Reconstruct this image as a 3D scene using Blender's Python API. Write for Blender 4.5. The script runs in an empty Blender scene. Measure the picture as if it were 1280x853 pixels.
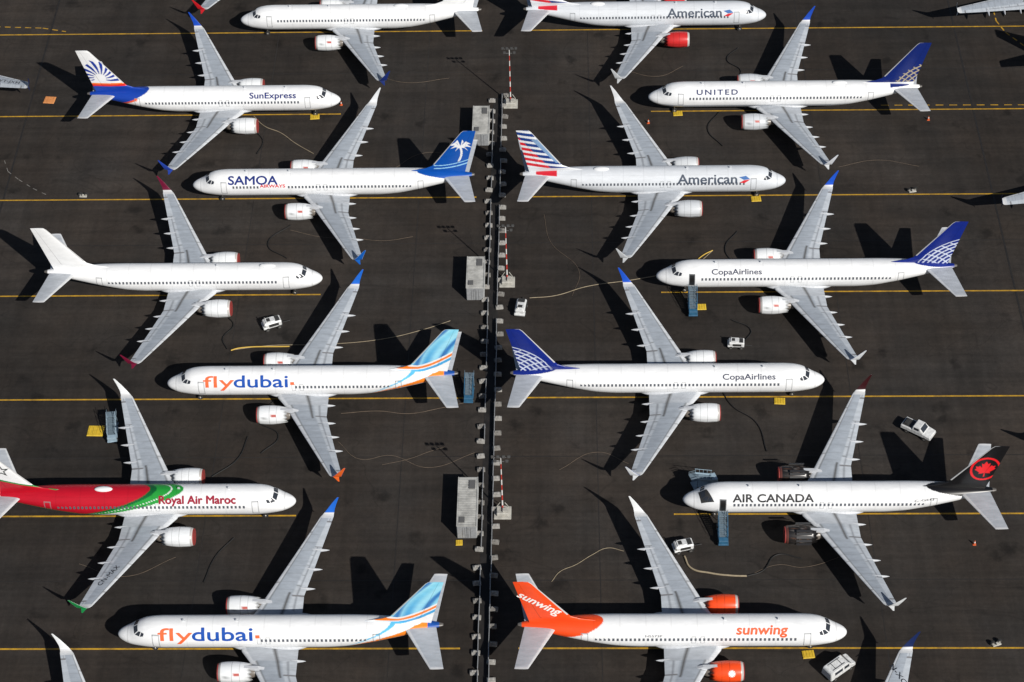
import bpy, bmesh, math, random
import numpy as np
from mathutils import Matrix, Vector
random.seed(4)
scene=bpy.context.scene
COL=scene.collection
scene.view_settings.view_transform='Standard'
scene.view_settings.look='None'
scene.view_settings.exposure=0

def lin(r,g,b):
    f=lambda c:(c/255/12.92) if c/255<=0.04045 else ((c/255+0.055)/1.055)**2.4
    return (f(r),f(g),f(b))

# ------------------------------------------------------------ materials
def mat_simple(name,rgb,rough=0.5,metal=0.0,noise=0.0,nscale=3.0,coat=0.0):
    m=bpy.data.materials.new(name); m.use_nodes=True
    nt=m.node_tree; b=nt.nodes['Principled BSDF']
    b.inputs['Roughness'].default_value=rough
    b.inputs['Metallic'].default_value=metal
    if coat: b.inputs['Coat Weight'].default_value=coat
    if noise>0:
        tc=nt.nodes.new('ShaderNodeTexCoord'); n=nt.nodes.new('ShaderNodeTexNoise')
        n.inputs['Scale'].default_value=nscale; n.inputs['Detail'].default_value=6
        r=nt.nodes.new('ShaderNodeMapRange'); r.inputs['From Min'].default_value=0.3; r.inputs['From Max'].default_value=0.7
        r.inputs['To Min'].default_value=1-noise; r.inputs['To Max'].default_value=1+noise*0.4
        mx=nt.nodes.new('ShaderNodeVectorMath'); mx.operation='SCALE'
        mx.inputs[0].default_value=rgb
        nt.links.new(tc.outputs['Object'],n.inputs['Vector']); nt.links.new(n.outputs['Fac'],r.inputs['Value'])
        nt.links.new(r.outputs['Result'],mx.inputs['Scale']); nt.links.new(mx.outputs['Vector'],b.inputs['Base Color'])
    else:
        b.inputs['Base Color'].default_value=(*rgb,1)
    return m

def mat_paint(name,rough,dirt):
    m=bpy.data.materials.new(name); m.use_nodes=True
    nt=m.node_tree; b=nt.nodes['Principled BSDF']; L=nt.links.new
    at=nt.nodes.new('ShaderNodeAttribute'); at.attribute_name='Col'
    tc=nt.nodes.new('ShaderNodeTexCoord'); oi=nt.nodes.new('ShaderNodeObjectInfo')
    ad=nt.nodes.new('ShaderNodeVectorMath'); ad.operation='ADD'
    mp=nt.nodes.new('ShaderNodeMapping'); mp.inputs['Scale'].default_value=(0.5,1.6,1.6)
    n=nt.nodes.new('ShaderNodeTexNoise'); n.inputs['Scale'].default_value=1.2; n.inputs['Detail'].default_value=8; n.inputs['Roughness'].default_value=0.65
    r=nt.nodes.new('ShaderNodeMapRange'); r.inputs['From Min'].default_value=0.3; r.inputs['From Max'].default_value=0.7
    r.inputs['To Min'].default_value=1-dirt; r.inputs['To Max'].default_value=1.03
    mx=nt.nodes.new('ShaderNodeVectorMath'); mx.operation='SCALE'
    L(tc.outputs['Object'],ad.inputs[0]); L(oi.outputs['Location'],ad.inputs[1])
    L(ad.outputs['Vector'],mp.inputs['Vector']); L(mp.outputs['Vector'],n.inputs['Vector']); L(n.outputs['Fac'],r.inputs['Value'])
    L(at.outputs['Color'],mx.inputs[0]); L(r.outputs['Result'],mx.inputs['Scale']); L(mx.outputs['Vector'],b.inputs['Base Color'])
    b.inputs['Roughness'].default_value=rough
    return m
M_PAINT=mat_paint('aircraft_paint',0.33,0.11)
M_WING=mat_paint('wing_paint',0.5,0.25)
M_GLASS=mat_simple('dark_glass',(0.03,0.035,0.045),0.15)
M_WIN=mat_simple('cabin_glass',(0.09,0.10,0.12),0.3)
M_TYRE=mat_simple('rubber',(0.02,0.02,0.02),0.8)
M_METAL=mat_simple('bare_metal',(0.45,0.44,0.42),0.35,0.8)
M_DARK=mat_simple('dark_metal',(0.03,0.03,0.03),0.6)
M_COVER=mat_simple('intake_cover_red',(0.30,0.035,0.03),0.7,noise=.3)
M_GREYF=mat_simple('fairing_grey',(0.5,0.52,0.55),0.5,noise=0.1)
M_BELLY=mat_simple('belly_grey',(0.50,0.52,0.55),0.5,noise=0.15)
_lm={}
def letter_mat(rgb):
    if rgb not in _lm: _lm[rgb]=mat_simple('lettering_paint',lin(*rgb),0.4)
    return _lm[rgb]

# ------------------------------------------------------------ object helpers
def new_obj(name,data,parent=None,loc=(0,0,0),rot=(0,0,0)):
    o=bpy.data.objects.new(name,data); COL.objects.link(o)
    if parent is not None: o.parent=parent
    o.location=loc; o.rotation_euler=rot
    return o
def thing(name,label,cat,loc,rz=0,group=None):
    o=new_obj(name,None,None,loc,(0,0,rz)); o.empty_display_size=0.5
    o['label']=label; o['category']=cat
    if group: o['group']=group
    return o
def np_mesh(name,V,F,cols=None,smooth=True,mat=None):
    me=bpy.data.meshes.new(name); me.from_pydata(V.tolist() if hasattr(V,'tolist') else V,[],F); 
    if cols is not None:
        a=me.color_attributes.new('Col','FLOAT_COLOR','POINT')
        c=np.ones((len(V),4),dtype=np.float32); c[:,:3]=cols
        a.data.foreach_set('color',c.ravel())
    if smooth: me.polygons.foreach_set('use_smooth',[True]*len(me.polygons))
    if mat: me.materials.append(mat)
    me.update(); return me
class BM:
    def __init__(s): s.bm=bmesh.new()
    def box(s,c,sz,rot=None,bev=0.03,mi=0,taper=None):
        r=bmesh.ops.create_cube(s.bm,size=1.0); vs=r['verts']
        for v in vs:
            x,y,z=v.co
            if taper and z>0: x*=taper[0]; y*=taper[1]
            v.co=Vector((x*sz[0],y*sz[1],z*sz[2]))
        if bev>0:
            es=list({e for v in vs for e in v.link_edges})
            b=bmesh.ops.bevel(s.bm,geom=es,offset=min(bev,min(sz)*0.3),segments=1,affect='EDGES')
            vs=list({v for f in b['faces'] for v in f.verts}|{v for v in vs if v.is_valid})
            fs=set(f for v in vs for f in v.link_faces); vs=list({v for f in fs for v in f.verts})
        m=Matrix.Translation(c)
        if rot is not None: m=m@rot
        for v in vs: v.co=m@v.co
        for f in set(f for v in vs for f in v.link_faces): f.material_index=mi
        return s
    def cyl(s,c,r,h,axis='Z',seg=16,mi=0,r2=None):
        m={'Z':Matrix.Identity(4),'X':Matrix.Rotation(math.pi/2,4,'Y'),'Y':Matrix.Rotation(math.pi/2,4,'X')}[axis]
        q=bmesh.ops.create_cone(s.bm,cap_ends=True,segments=seg,radius1=r,radius2=r if r2 is None else r2,depth=h,matrix=Matrix.Translation(c)@m)
        for f in set(f for v in q['verts'] for f in v.link_faces): f.material_index=mi
        return s
    def done(s,name,mats,smooth=False):
        bmesh.ops.recalc_face_normals(s.bm,faces=s.bm.faces)
        me=bpy.data.meshes.new(name); s.bm.to_mesh(me); s.bm.free()
        for m in (mats if isinstance(mats,(list,tuple)) else [mats]): me.materials.append(m)
        if smooth: me.polygons.foreach_set('use_smooth',[True]*len(me.polygons))
        return me

# ------------------------------------------------------------ fuselage shape
XO=18.0
CP=np.array([ # s, half width, z top, z bottom
(0,0,2.95,2.95),(0.12,.36,3.25,2.64),(0.5,.74,3.58,2.32),(1.0,1.03,3.84,2.08),(1.6,1.28,4.10,1.88),(2.2,1.46,4.50,1.73),
(2.9,1.62,4.95,1.60),(3.6,1.74,5.20,1.50),(4.6,1.84,5.35,1.43),(5.8,1.88,5.40,1.40),(12,1.88,5.40,1.40),(24.3,1.88,5.40,1.40),
(27,1.86,5.40,1.62),(30,1.68,5.38,2.25),(33,1.33,5.30,3.02),(35.5,.95,5.15,3.68),(37.5,.56,4.93,4.15),(38.5,.30,4.78,4.38),(38.9,.17,4.70,4.46)])
Q=np.sqrt(CP[:,0])
def pchip(x,y,xi):
    h=np.diff(x); d=np.diff(y)/h; m=np.zeros_like(y)
    for i in range(1,len(x)-1):
        if d[i-1]*d[i]>0:
            w1=2*h[i]+h[i-1]; w2=h[i]+2*h[i-1]; m[i]=(w1+w2)/(w1/d[i-1]+w2/d[i])
    m[0]=d[0]; m[-1]=d[-1]
    xi=np.clip(xi,x[0],x[-1]); k=np.clip(np.searchsorted(x,xi)-1,0,len(x)-2)
    t=(xi-x[k])/h[k]; t2=t*t; t3=t2*t
    return (2*t3-3*t2+1)*y[k]+(t3-2*t2+t)*h[k]*m[k]+(-2*t3+3*t2)*y[k+1]+(t3-t2)*h[k]*m[k+1]
def base_s(s,nine):
    s=np.asarray(s,float)
    if not nine: return s
    return np.where(s<10,s,np.where(s<11.6,10,np.where(s<25.1,s-1.6,np.where(s<26.2,23.5,s-2.7))))
def sec(s,nine=False):
    q=np.sqrt(np.maximum(base_s(s,nine),0))
    return pchip(Q,CP[:,1],q),pchip(Q,CP[:,2],q),pchip(Q,CP[:,3],q)
def P(s,phi,side,nine=False,eps=0.0):
    w,zt,zb=sec(s,nine); zc=(zt+zb)/2; h=(zt-zb)/2
    return np.stack([XO-np.asarray(s,float)+0*phi, side*(w+eps)*np.sin(phi), zc+(h+eps)*np.cos(phi)],-1)
def phi_at(s,z,nine=False):
    w,zt,zb=sec(s,nine); zc=(zt+zb)/2; h=(zt-zb)/2
    return np.arccos(np.clip((z-zc)/h,-1,1))

# ------------------------------------------------------------ liveries
W=np.array([.80,.81,.82]); 
def C(*a): return np.array(lin(*a))
def pip(poly,X,Y):
    r=np.zeros(X.shape,bool); n=len(poly); j=n-1
    for i in range(n):
        xi,yi=poly[i]; xj,yj=poly[j]
        if yi!=yj:
            c=((yi>Y)!=(yj>Y))&(X<(xj-xi)*(Y-yi)/(yj-yi)+xi); r^=c
        j=i
    return r
def put(c,m,col): c[m]=col
def base(S): return np.tile(W,(len(S),1))
LEz=lambda Z:32.6+.71*(Z-6.1)
TEz=lambda Z:37.5+.233*(Z-5)
half=[(0,1),(.2,.62),(.42,.75),(.33,.22),(.58,.48),(.66,.32),(.95,.38),(.84,.08),(1.0,-.02),(.5,-.4),(.56,-.6),(.06,-.52),(.06,-1)]
LEAF=half+[(-x,y) for x,y in half[::-1]]
def star(n=5,r=.42): return [((1 if i%2==0 else r)*math.sin(math.pi*i/n),(1 if i%2==0 else r)*math.cos(math.pi*i/n)) for i in range(2*n)]
def f_plain(S,Z): return base(S)
def t_plain(S,Z): return base(S)
def t_navytip(S,Z):
    c=base(S); put(c,(Z>9.0+(S-36)*.5),C(25,40,80)); put(c,(Z>9.8+(S-36)*.5)&(Z<10.4+(S-36)*.5),W); return c
def f_sun(S,Z):
    c=base(S); b=29.2+(5.4-Z)*2.4
    put(c,(S>b-.8)&(S>31.0),C(235,90,40)); put(c,S>b,C(22,62,160)); return c
def t_sun(S,Z):
    c=base(S); dx=S-36.4; dz=Z-7.6; a=np.arctan2(dz,dx); r=np.hypot(dx,dz)
    ph=((a+.10*r)*8.5/math.pi)%1; rm=3.6-.5*np.abs(np.sin(a*5))
    put(c,(r>.9)&(r<rm)&(np.abs(ph-.5)<(.27-.07*np.abs(r-2.1)))&(dz>-.5),C(25,55,150))
    k=6.15-(S-33)*.02
    put(c,Z<k+.60,C(240,120,40)); put(c,Z<k+.36,C(220,45,35)); put(c,Z<k,C(22,62,160)); return c
def t_united(S,Z):
    c=base(S); c[:]=C(15,36,108)
    r=np.hypot(S-40.2,Z-3.2); q=np.hypot(S-33.6,Z-2.6)
    put(c,(r<6.1)&((r*1.45)%1<.26),C(185,172,140)); put(c,(r<6.0)&((q*1.2)%1<.20),C(165,155,132)); put(c,Z<5.5,W); return c
def f_united(S,Z):
    c=base(S); put(c,Z<2.6,C(170,175,182)); put(c,(S>34)&(Z>5.0),C(15,36,108)); return c
def t_copa(S,Z):
    c=base(S); c[:]=C(17,38,125)
    r=np.hypot((S-40.6)*.92,(Z-2.6)); q=np.hypot(S-33.0,Z-1.0)
    put(c,(r<7.2)&((r*1.7)%1<.36),C(205,214,232)); put(c,(r<7.0)&((q*1.0)%1<.16),C(205,214,232)); return c
def f_copa(S,Z):
    c=base(S); put(c,(S>32.5)&(Z>5.35-(S-32.5)*.13),C(17,38,125)); return c
def t_samoa(S,Z):
    c=base(S); c[:]=C(10,78,165)
    for k,wd in ((0,.10),(.55,.07)):
        z=5.9+k+((S-33)*.16)**2*1.5; put(c,(np.abs(Z-z)<wd)&(S>33.0),C(150,205,235))
    cx,cz=37.1,9.9
    tx=cx+.5*np.sin((Z-7.2)*.9)-.45; put(c,(Z>7.2)&(Z<cz+.1)&(np.abs(S-tx)<.15),W)
    for a in (-2.75,-2.1,-.95,-.25,.5,1.3,2.1,2.9):
        dx,dz=math.cos(a)*1.15,math.sin(a)*.85+.35
        p=[(cx-.05,cz+.18),(cx+dx*.75,cz+dz*.9+.34),(cx+dx*1.45,cz+dz*1.1-.35),(cx+dx*.75,cz+dz*.6-.02),(cx,cz-.12)]
        put(c,pip(p,S,Z),W)
    return c
def f_samoa(S,Z):
    c=base(S); put(c,(S>30.5)&(Z>5.35-(S-30.5)*.16),C(10,78,165)); return c
def t_american(S,Z):
    c=base(S); c[:]=C(222,225,230); k=(Z-.16*(S-33))/.92; st=(k%1)<.56
    blue=(Z>8.3+(S-36.4)*1.25)
    put(c,st&~blue,C(205,28,42)); put(c,st&blue,C(26,58,128)); 
    put(c,(S<LEz(Z)+.45+.10*(Z-6))&(Z>6.8)&(Z<11.2),C(120,150,185)); put(c,Z<5.8,C(205,208,212)); return c
def f_american(S,Z):
    c=np.tile(C(208,212,217),(len(S),1)); put(c,(S>33.5)&(S<36.5)&(Z>4.9),C(200,35,50)); return c
def mixc(a,b,t):
    t=np.clip(t,0,1)[:,None]; return a*(1-t)+b*t
def t_dubai(S,Z):
    v=(S-LEz(Z))/np.maximum(TEz(Z)-LEz(Z),.3)
    cur=S-33+.9*np.sin((Z-5)*.42)-(Z-5)*.55
    s1=.5+.5*np.sin(cur*3.3); s2=np.clip(np.sin(cur*2.1+1.0)*2.2-1.2,0,1)
    c=mixc(C(55,150,212),C(130,208,235),(Z-6)/6); c=mixc(c,C(165,225,242),s1*.75); c=mixc(c,C(18,95,175),s2*.85)
    put(c,v<.05,C(150,215,235))
    k=5.9+np.maximum(S-33.6,0)**1.35*.30
    put(c,Z<k+.42,W); put(c,Z<k+.12,C(240,125,30)); put(c,Z<k-.30,W); put(c,Z<k-.50,C(60,160,215)); put(c,Z<k-1.0,W)
    return c
def f_dubai(S,Z):
    c=base(S)
    # orange sweep that rises in a curve from the belly to the fin root, with a blue companion
    y=1.7+2.9*np.clip((S-26.0)/9.5,0,1)**.75
    m=(S>26.0); w=.05+.42*np.clip((S-26)/10,0,1)**1.3
    put(c,m&(np.abs(Z-y)<w),C(240,130,35)); put(c,m&(Z<y-w*1.25)&(Z>y-w*2.0),C(45,150,205))
    y2=2.2+3.2*np.clip((S-26.8)/6.5,0,1)**.85
    put(c,(S>26.8)&(np.abs(Z-y2)<.03+.02*(S-26.8)),C(90,185,225))
    put(c,(S>36.8),C(30,80,160)); put(c,(S>36.5)&(S<37.1)&(Z>4.7),C(240,125,30))
    put(c,(S>31.0)&(Z>5.36-(S-31)*.03),C(80,175,220))
    return c
def f_maroc(S,Z):
    c=base(S); red=C(180,18,38); gf=13.9+(5.4-Z)*3.6; rf=18.2+(5.4-Z)*3.0
    lo=1.35+np.maximum(S-20.5,0)*.19
    put(c,(S>gf)&(Z>1.4),C(38,150,58)); put(c,(S>gf+1.4)&(S<gf+1.6),W); put(c,(S>rf-.9)&(Z>1.5),C(14,92,45)); put(c,(S>rf-.05),red)
    put(c,(S>20.5)&(Z<lo),C(38,150,58)); put(c,(S>21.5)&(Z<lo-.30),W)
    put(c,(S>36.6+(Z-4)*.6),W); return c
def t_maroc(S,Z):
    c=base(S); red=C(180,18,38)
    put(c,Z<6.2+(S-33)*.28,red); put(c,Z<5.4+(S-34.5)*.0,red)
    put(c,(Z>6.2+(S-33)*.28)&(Z<6.4+(S-33)*.31),C(30,130,60))
    p=[(36.2+1.15*x,9.2+1.15*y) for x,y in star(5,.42)]; q=[(36.2+.68*x,9.2+.68*y) for x,y in star(5,.40)]
    put(c,pip(p,S,Z),C(40,45,42)); put(c,pip(q,S,Z),W); put(c,(Z>12.1),C(40,130,60)); return c
def t_canada(S,Z):
    c=base(S); c[:]=C(20,20,22); cx,cz=36.9,8.7; r=np.hypot(S-cx,(Z-cz)*.86); red=C(228,30,38)
    put(c,(r<1.85)&(r>1.58),red); p=[(cx+1.3*x,cz+1.45*y) for x,y in LEAF]; put(c,pip(p,S,Z),red); return c
def f_canada(S,Z):
    c=base(S); put(c,Z<1.75,C(25,25,28)); 
    put(c,(S>30)&(Z>5.4-(S-30)*.17),C(20,20,22)); return c
OR=(240,78,30)
def t_sunwing(S,Z):
    c=base(S); c[:]=C(*OR); return c
def f_sunwing(S,Z):
    c=base(S); b=28.8+(5.4-Z)**1.0*2.6; put(c,S>b,C(*OR)); return c
WHT=(225,228,230)
LIV={
 'plain':dict(f=f_plain,t=t_plain,win=(WHT,WHT),eng=WHT),
 'magenta':dict(f=f_plain,t=t_plain,win=((105,20,50),(120,22,55)),eng=WHT),
 'redtip':dict(f=f_plain,t=t_plain,win=((200,30,40),(200,30,40)),eng=WHT),
 'navytip':dict(f=f_plain,t=t_navytip,win=((30,55,130),(30,50,120)),eng=WHT),
 'sun':dict(f=f_sun,t=t_sun,win=((25,70,175),(40,70,170)),eng=WHT),
 'united':dict(f=f_united,t=t_united,win=((28,70,170),(215,219,225)),eng=(200,204,208)),
 'samoa':dict(f=f_samoa,t=t_samoa,win=((215,218,222),(20,100,195)),eng=WHT),
 'american':dict(f=f_american,t=t_american,win=((205,208,212),(200,204,208)),eng=(200,204,208)),
 'american_red':dict(f=f_american,t=t_american,win=((205,208,212),(200,204,208)),eng=(200,45,45)),
 'copa':dict(f=f_copa,t=t_copa,win=((28,80,190),(220,224,228)),eng=WHT),
 'dubai':dict(f=f_dubai,t=t_dubai,win=((30,100,200),(235,105,40)),eng=WHT),
 'maroc':dict(f=f_maroc,t=t_maroc,win=((225,228,230),(30,140,75)),eng=WHT),
 'canada':dict(f=f_canada,t=t_canada,win=((52,16,20),(225,228,230)),eng=(28,26,26)),
 'sunwing':dict(f=f_sunwing,t=t_sunwing,win=((225,228,230),(225,228,230)),eng=OR),
 'yellowtip':dict(f=f_plain,t=t_plain,win=((25,40,85),(25,40,85)),eng=WHT),
}
# ------------------------------------------------------------ meshes of the aircraft
_cache={}
def cached(key,fn):
    if key not in _cache: _cache[key]=fn()
    return _cache[key]
def fuselage_mesh(liv,nine):
    L=38.9+(2.7 if nine else 0)
    s=np.concatenate([np.linspace(0.02,math.sqrt(3),34)**2,np.linspace(3.1,L,340)])
    n=104; phi=np.linspace(0,2*math.pi,n,endpoint=False)
    S,PH=np.meshgrid(s,phi,indexing='ij')
    w,zt,zb=sec(s,nine); zc=(zt+zb)/2; h=(zt-zb)/2
    V=np.stack([XO-S,w[:,None]*np.sin(PH),zc[:,None]+h[:,None]*np.cos(PH)],-1).reshape(-1,3)
    bs=np.repeat(base_s(s,nine),n)
    col=LIV[liv]['f'](bs,V[:,2])
    sr=np.repeat(s,n)
    for js in (1.35,):
        col[np.abs(sr-js)<.05]*=.72
    for js in np.arange(8.6,L-6,3.05):
        k=int(np.argmin(np.abs(s-js))); col[k*n:(k+1)*n]*=.88
    pr=np.tile(phi,len(s))
    for a in (0.62,2*math.pi-.62,1.62,2*math.pi-1.62):
        k=(np.abs(pr-a)<.035)&(sr>5.5)&(sr<L-4); col[k]*=.93
    col[sr>L-.45]=(.12,.11,.10)
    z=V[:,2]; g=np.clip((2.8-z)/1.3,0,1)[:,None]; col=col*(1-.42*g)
    F=[]
    for i in range(len(s)-1):
        a=i*n
        for j in range(n):
            k=(j+1)%n; F.append((a+j,a+k,a+n+k,a+n+j))
    F.append(tuple(range(n))[::-1]); F.append(tuple((len(s)-1)*n+j for j in range(n)))
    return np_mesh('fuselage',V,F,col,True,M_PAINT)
def naca(u,t): return 5*t*(.2969*np.sqrt(u)-.126*u-.3516*u*u+.2843*u**3-.1036*u**4)
def loft(st,ns,nc,colfn,mat,smooth=False):
    st=np.array(st,float) # v, sLE, y, z, chord, ny, nz, tc
    v=np.linspace(st[0,0],st[-1,0],ns)
    I=[np.interp(v,st[:,0],st[:,k]) for k in range(1,8)]
    u=(1-np.cos(np.linspace(0,math.pi,nc)))/2*.9+np.linspace(0,1,nc)*.1
    U=np.concatenate([u[::-1],u[1:-1]]); SD=np.concatenate([np.ones(nc),-np.ones(nc-2)])
    n=len(U); UU=np.tile(U,(ns,1)); SS=np.tile(SD,(ns,1)); VV=np.repeat(v[:,None],n,1)
    le,y,z,c,ny,nz,tc=[a[:,None] for a in I]
    T=naca(UU,tc)*c*SS+.004*SS
    X=XO-(le+UU*c); Y=y+ny*T; Z=z+nz*T
    V=np.stack([X,Y,Z],-1).reshape(-1,3)
    col=colfn(UU.ravel(),VV.ravel(),SS.ravel(),V)
    F=[]
    for i in range(ns-1):
        a=i*n
        for j in range(n):
            k=(j+1)%n; F.append((a+j,a+k,a+n+k,a+n+j))
    F.append(tuple(range(n))[::-1]); F.append(tuple((ns-1)*n+j for j in range(n)))
    return np_mesh('loft',V,F,col,smooth,mat)
def LEw(y): return np.interp(y,[0,2,3.6,17],[14.4,14.9,16.0,23.0])
def TEw(y): return np.interp(y,[0,5.8,17],[21.6,21.7,24.6])
def Zw(y): return 2.0+.105*(np.asarray(y)-1.9)+.0012*np.asarray(y)**2
def wing_mesh(side):
    ys=[1.0,2.0,3.0,3.6,5.8,8,11,14,17.0]
    st=[(y,LEw(y),side*y,float(Zw(y)),TEw(y)-LEw(y),0,1,np.interp(y,[1,6,17],[.13,.115,.10])) for y in ys]
    def cf(U,V,S,P):
        c=np.tile(np.array([.365,.405,.455]),(len(U),1))
        put(c,U<.13,np.array([.62,.645,.675]))
        put(c,(U>.68),np.array([.49,.53,.575]))
        put(c,np.abs(U-.15)<.018,np.array([.22,.235,.25]))
        put(c,(np.abs(U-.68)<.016),np.array([.16,.17,.19]))
        ail=(V>12.6)&(V<16.2)
        put(c,(np.abs(U-.80)<.014)&~ail,np.array([.28,.30,.33]))
        for k in (5.8,12.6,16.2): put(c,(np.abs(V-k)<.09)&(U>.68),np.array([.2,.2,.21]))
        for k in (7.2,8.6,10,11.4): put(c,(np.abs(V-k)<.08)&(U>.66)&(U<.8),np.array([.28,.30,.32]))
        for k in (5.2,7.6,10,12.4,14.7): put(c,(np.abs(V-k)<.07)&(U<.14),np.array([.36,.37,.38]))
        for k in np.arange(6.6,16.5,1.1): put(c,(np.abs(V-k)<.05)&(U>.16)&(U<.66),np.array([.32,.35,.39]))
        put(c,(V<3.6)&(U>.1),np.array([.43,.46,.50]))
        put(c,(V<6.2)&(np.abs(U-.60)<.010),np.array([.1,.1,.1]))
        put(c,(V>16.7),np.array([.58,.60,.62]))
        return c
    return loft(st,150,26,cf,M_WING)
def winglet_mesh(side,inner,outer):
    z0=float(Zw(17)); i3=np.array(lin(*inner)); o3=np.array(lin(*outer))
    def cf(U,V,S,P):
        c=np.where((S>0)[:,None],i3,o3); c[V<.22]=(.58,.59,.6); return c
    def cf2(U,V,S,P):
        return np.tile(o3*.8,(len(U),1))
    st=[(0,23.0,side*17.0,z0,1.6,0,1,.10),(.12,23.22,side*17.25,z0+.06,1.38,-side*.3,.95,.10),(.25,23.5,side*17.48,z0+.28,1.15,-side*.75,.66,.09),
        (.4,23.8,side*17.62,z0+.65,.92,-side*.93,.36,.08),(.7,24.4,side*17.82,z0+1.5,.6,-side*.97,.2,.07),(1,25.15,side*17.98,z0+2.5,.2,-side*.98,.15,.06)]
    a=loft(st,26,10,cf,M_PAINT)
    st2=[(.1,23.5,side*17.25,z0+.0,.8,0,1,.09),(.5,23.8,side*17.36,z0-.3,.48,side*.85,.5,.08),(1,24.15,side*17.48,z0-.7,.16,side*.92,.36,.07)]
    b=loft(st2,12,10,cf2,M_PAINT)
    bm=bmesh.new(); bm.from_mesh(a); bm.from_mesh(b); me=bpy.data.meshes.new('winglet'); bm.to_mesh(me); bm.free(); me.materials.append(M_PAINT)
    return me
FINST=[(4.7,28.2,.03),(5.3,29.2,.033),(5.5,30.3,.04),(5.75,31.6,.055),(6.2,32.67,.08),(8,33.95,.085),(12.5,37.15,.08),(12.8,37.5,.06)]
def fin_half(s,z):
    zz=[a[0] for a in FINST]; le=np.interp(z,zz,[a[1] for a in FINST]); tc=np.interp(z,zz,[a[2] for a in FINST]); c=TEz(z)-le
    return naca(np.clip((s-le)/c,0,1),tc)*c+.004
def fin_mesh(liv):
    st=[(z,le,0,z,TEz(z)-le,1,0,tc) for z,le,tc in FINST]
    fn=LIV[liv]['t']
    def cf(U,V,S,P):
        s=XO-P[:,0]; c=fn(s,P[:,2]); m=(np.abs(U-.70)<.012)&(V>6.0); c[m]*=.6
        c[(U<.03)&(V>6.6)]=(.5,.5,.5); return c
    return loft(st,150,76,cf,M_PAINT)
def stab_mesh(side):
    def Zs(y): return 4.6+.112*y
    st=[(y,np.interp(y,[.2,6.85],[34.1,37.6]),side*y,Zs(y),np.interp(y,[.2,6.85],[3.95,1.6]),0,1,.09) for y in (.2,3,6.6,6.85)]
    def cf(U,V,S,P):
        c=np.tile(np.array([.46,.49,.53]),(len(U),1)); put(c,U<.1,np.array([.64,.655,.67])); put(c,np.abs(U-.70)<.02,np.array([.20,.21,.23]))
        put(c,V>6.6,np.array([.63,.64,.66])); return c
    return loft(st,40,22,cf,M_WING)
def revolve(prof,n,cy,cz,cols,mat,chev=0,s0=0,cfun=None):
    V=[];CC=[];F=[]
    for i,(x,r) in enumerate(prof):
        for j in range(n):
            a=2*math.pi*j/n; dx=chev*(1 if j%4<2 else -1)*.5 if (chev and i==chev_i) else 0
            V.append((XO-(s0+x+dx),cy+r*math.sin(a),cz+r*math.cos(a)*(.97 if math.cos(a)<0 else 1))); CC.append(cols[i] if cfun is None else cfun(i,j,cols[i]))
    for i in range(len(prof)-1):
        for j in range(n):
            k=(j+1)%n; F.append((i*n+j,i*n+k,(i+1)*n+k,(i+1)*n+j))
    return np_mesh('revolve',np.array(V),F,np.array(CC),True,mat)
chev_i=16
def nacelle_mesh(side,rgb):
    c=np.array(lin(*rgb)); lip=np.array([.50,.48,.46]); dk=np.array([.03,.03,.03]); ring=c*.5
    prof=[(.95,.90),(.15,.94),(.0,1.03),(.06,1.10),(.3,1.19),(.34,1.195),(.9,1.25),(1.58,1.27),(1.64,1.27),(1.70,1.27),(2.0,1.265),(2.5,1.22),(2.56,1.215),(2.62,1.21),(3.0,1.16),(3.3,1.10),(3.85,.98),(3.5,.96),(2.8,.95)]
    cols=[dk,lip*.7,lip,lip,lip*.8,c,c,c,ring,c,c,c,ring*1.3,c,c,c*.9,c*.55,dk,dk]
    rnd=random.Random(7)
    def cfun(i,j,col):
        if rgb==(28,26,26):      # cowls open, exposed core
            if 2<=i<=4: return np.array([.14,.05,.04])
            if 6<=i<=14:
                return np.array(rnd.choice([(.015,.014,.013),(.02,.02,.02),(.08,.04,.025),(.10,.09,.085),(.025,.02,.018),(.012,.012,.012)]))
            return col
        if 5<=i<=15 and rgb!=OR:
            if (j in (12,36)): return col*.75           # split line
            if 10<=i<=11 and (j%24 in (6,7)): return np.array([.45,.08,.06])
            if i==6 and (j%24 in (8,9)): return col*.55
        return col
    return revolve(prof,48,side*4.83,1.86,cols,M_PAINT,.22,12.5,cfun)
def fan_mesh(side):
    b=BM(); b.cyl((XO-13.35,side*4.83,1.86),.91,.06,'X',36); b.cyl((XO-13.15,side*4.83,1.86),.0,.45,'X',20,r2=.28)
    for k in range(18):
        a=2*math.pi*k/18; b.box((XO-13.28,side*4.83+.58*math.sin(a),1.86+.58*math.cos(a)),(.05,.14,.6),Matrix.Rotation(-a,4,'X')@Matrix.Rotation(.5,4,'Z'),0,0)
    return b.done('fan',M_DARK)
def cover_mesh(side):
    b=BM(); b.cyl((XO-12.47,side*4.83,1.86),1.06,.14,'X',36); b.box((XO-12.38,side*4.83,1.86),(.05,.12,1.5),None,.01); return b.done('cover',M_COVER)
def nozzle_mesh(side):
    prof=[(2.6,.80),(3.4,.74),(4.2,.60),(4.75,.48),(4.72,.40),(4.8,.36),(5.1,.22),(5.4,.02)]
    g=np.array([.16,.14,.12]); cols=[g,g,g,g*1.2,g*.4,g,g,g]
    return revolve(prof,32,side*4.83,1.86,cols,M_PAINT,0,12.5)
def pylon_mesh(side):
    b=BM(); V=[(14.0,3.05),(17.2,2.95),(18.6,2.35),(17.4,2.0),(13.6,2.6)]
    fs=[]
    for hw in (-.17,.17): fs.append([b.bm.verts.new((XO-s,side*4.83+hw,z)) for s,z in V])
    b.bm.faces.new(fs[0]); b.bm.faces.new(fs[1][::-1])
    for i in range(5): b.bm.faces.new([fs[0][i],fs[0][(i+1)%5],fs[1][(i+1)%5],fs[1][i]])
    return b.done('pylon',M_GREYF)
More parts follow.
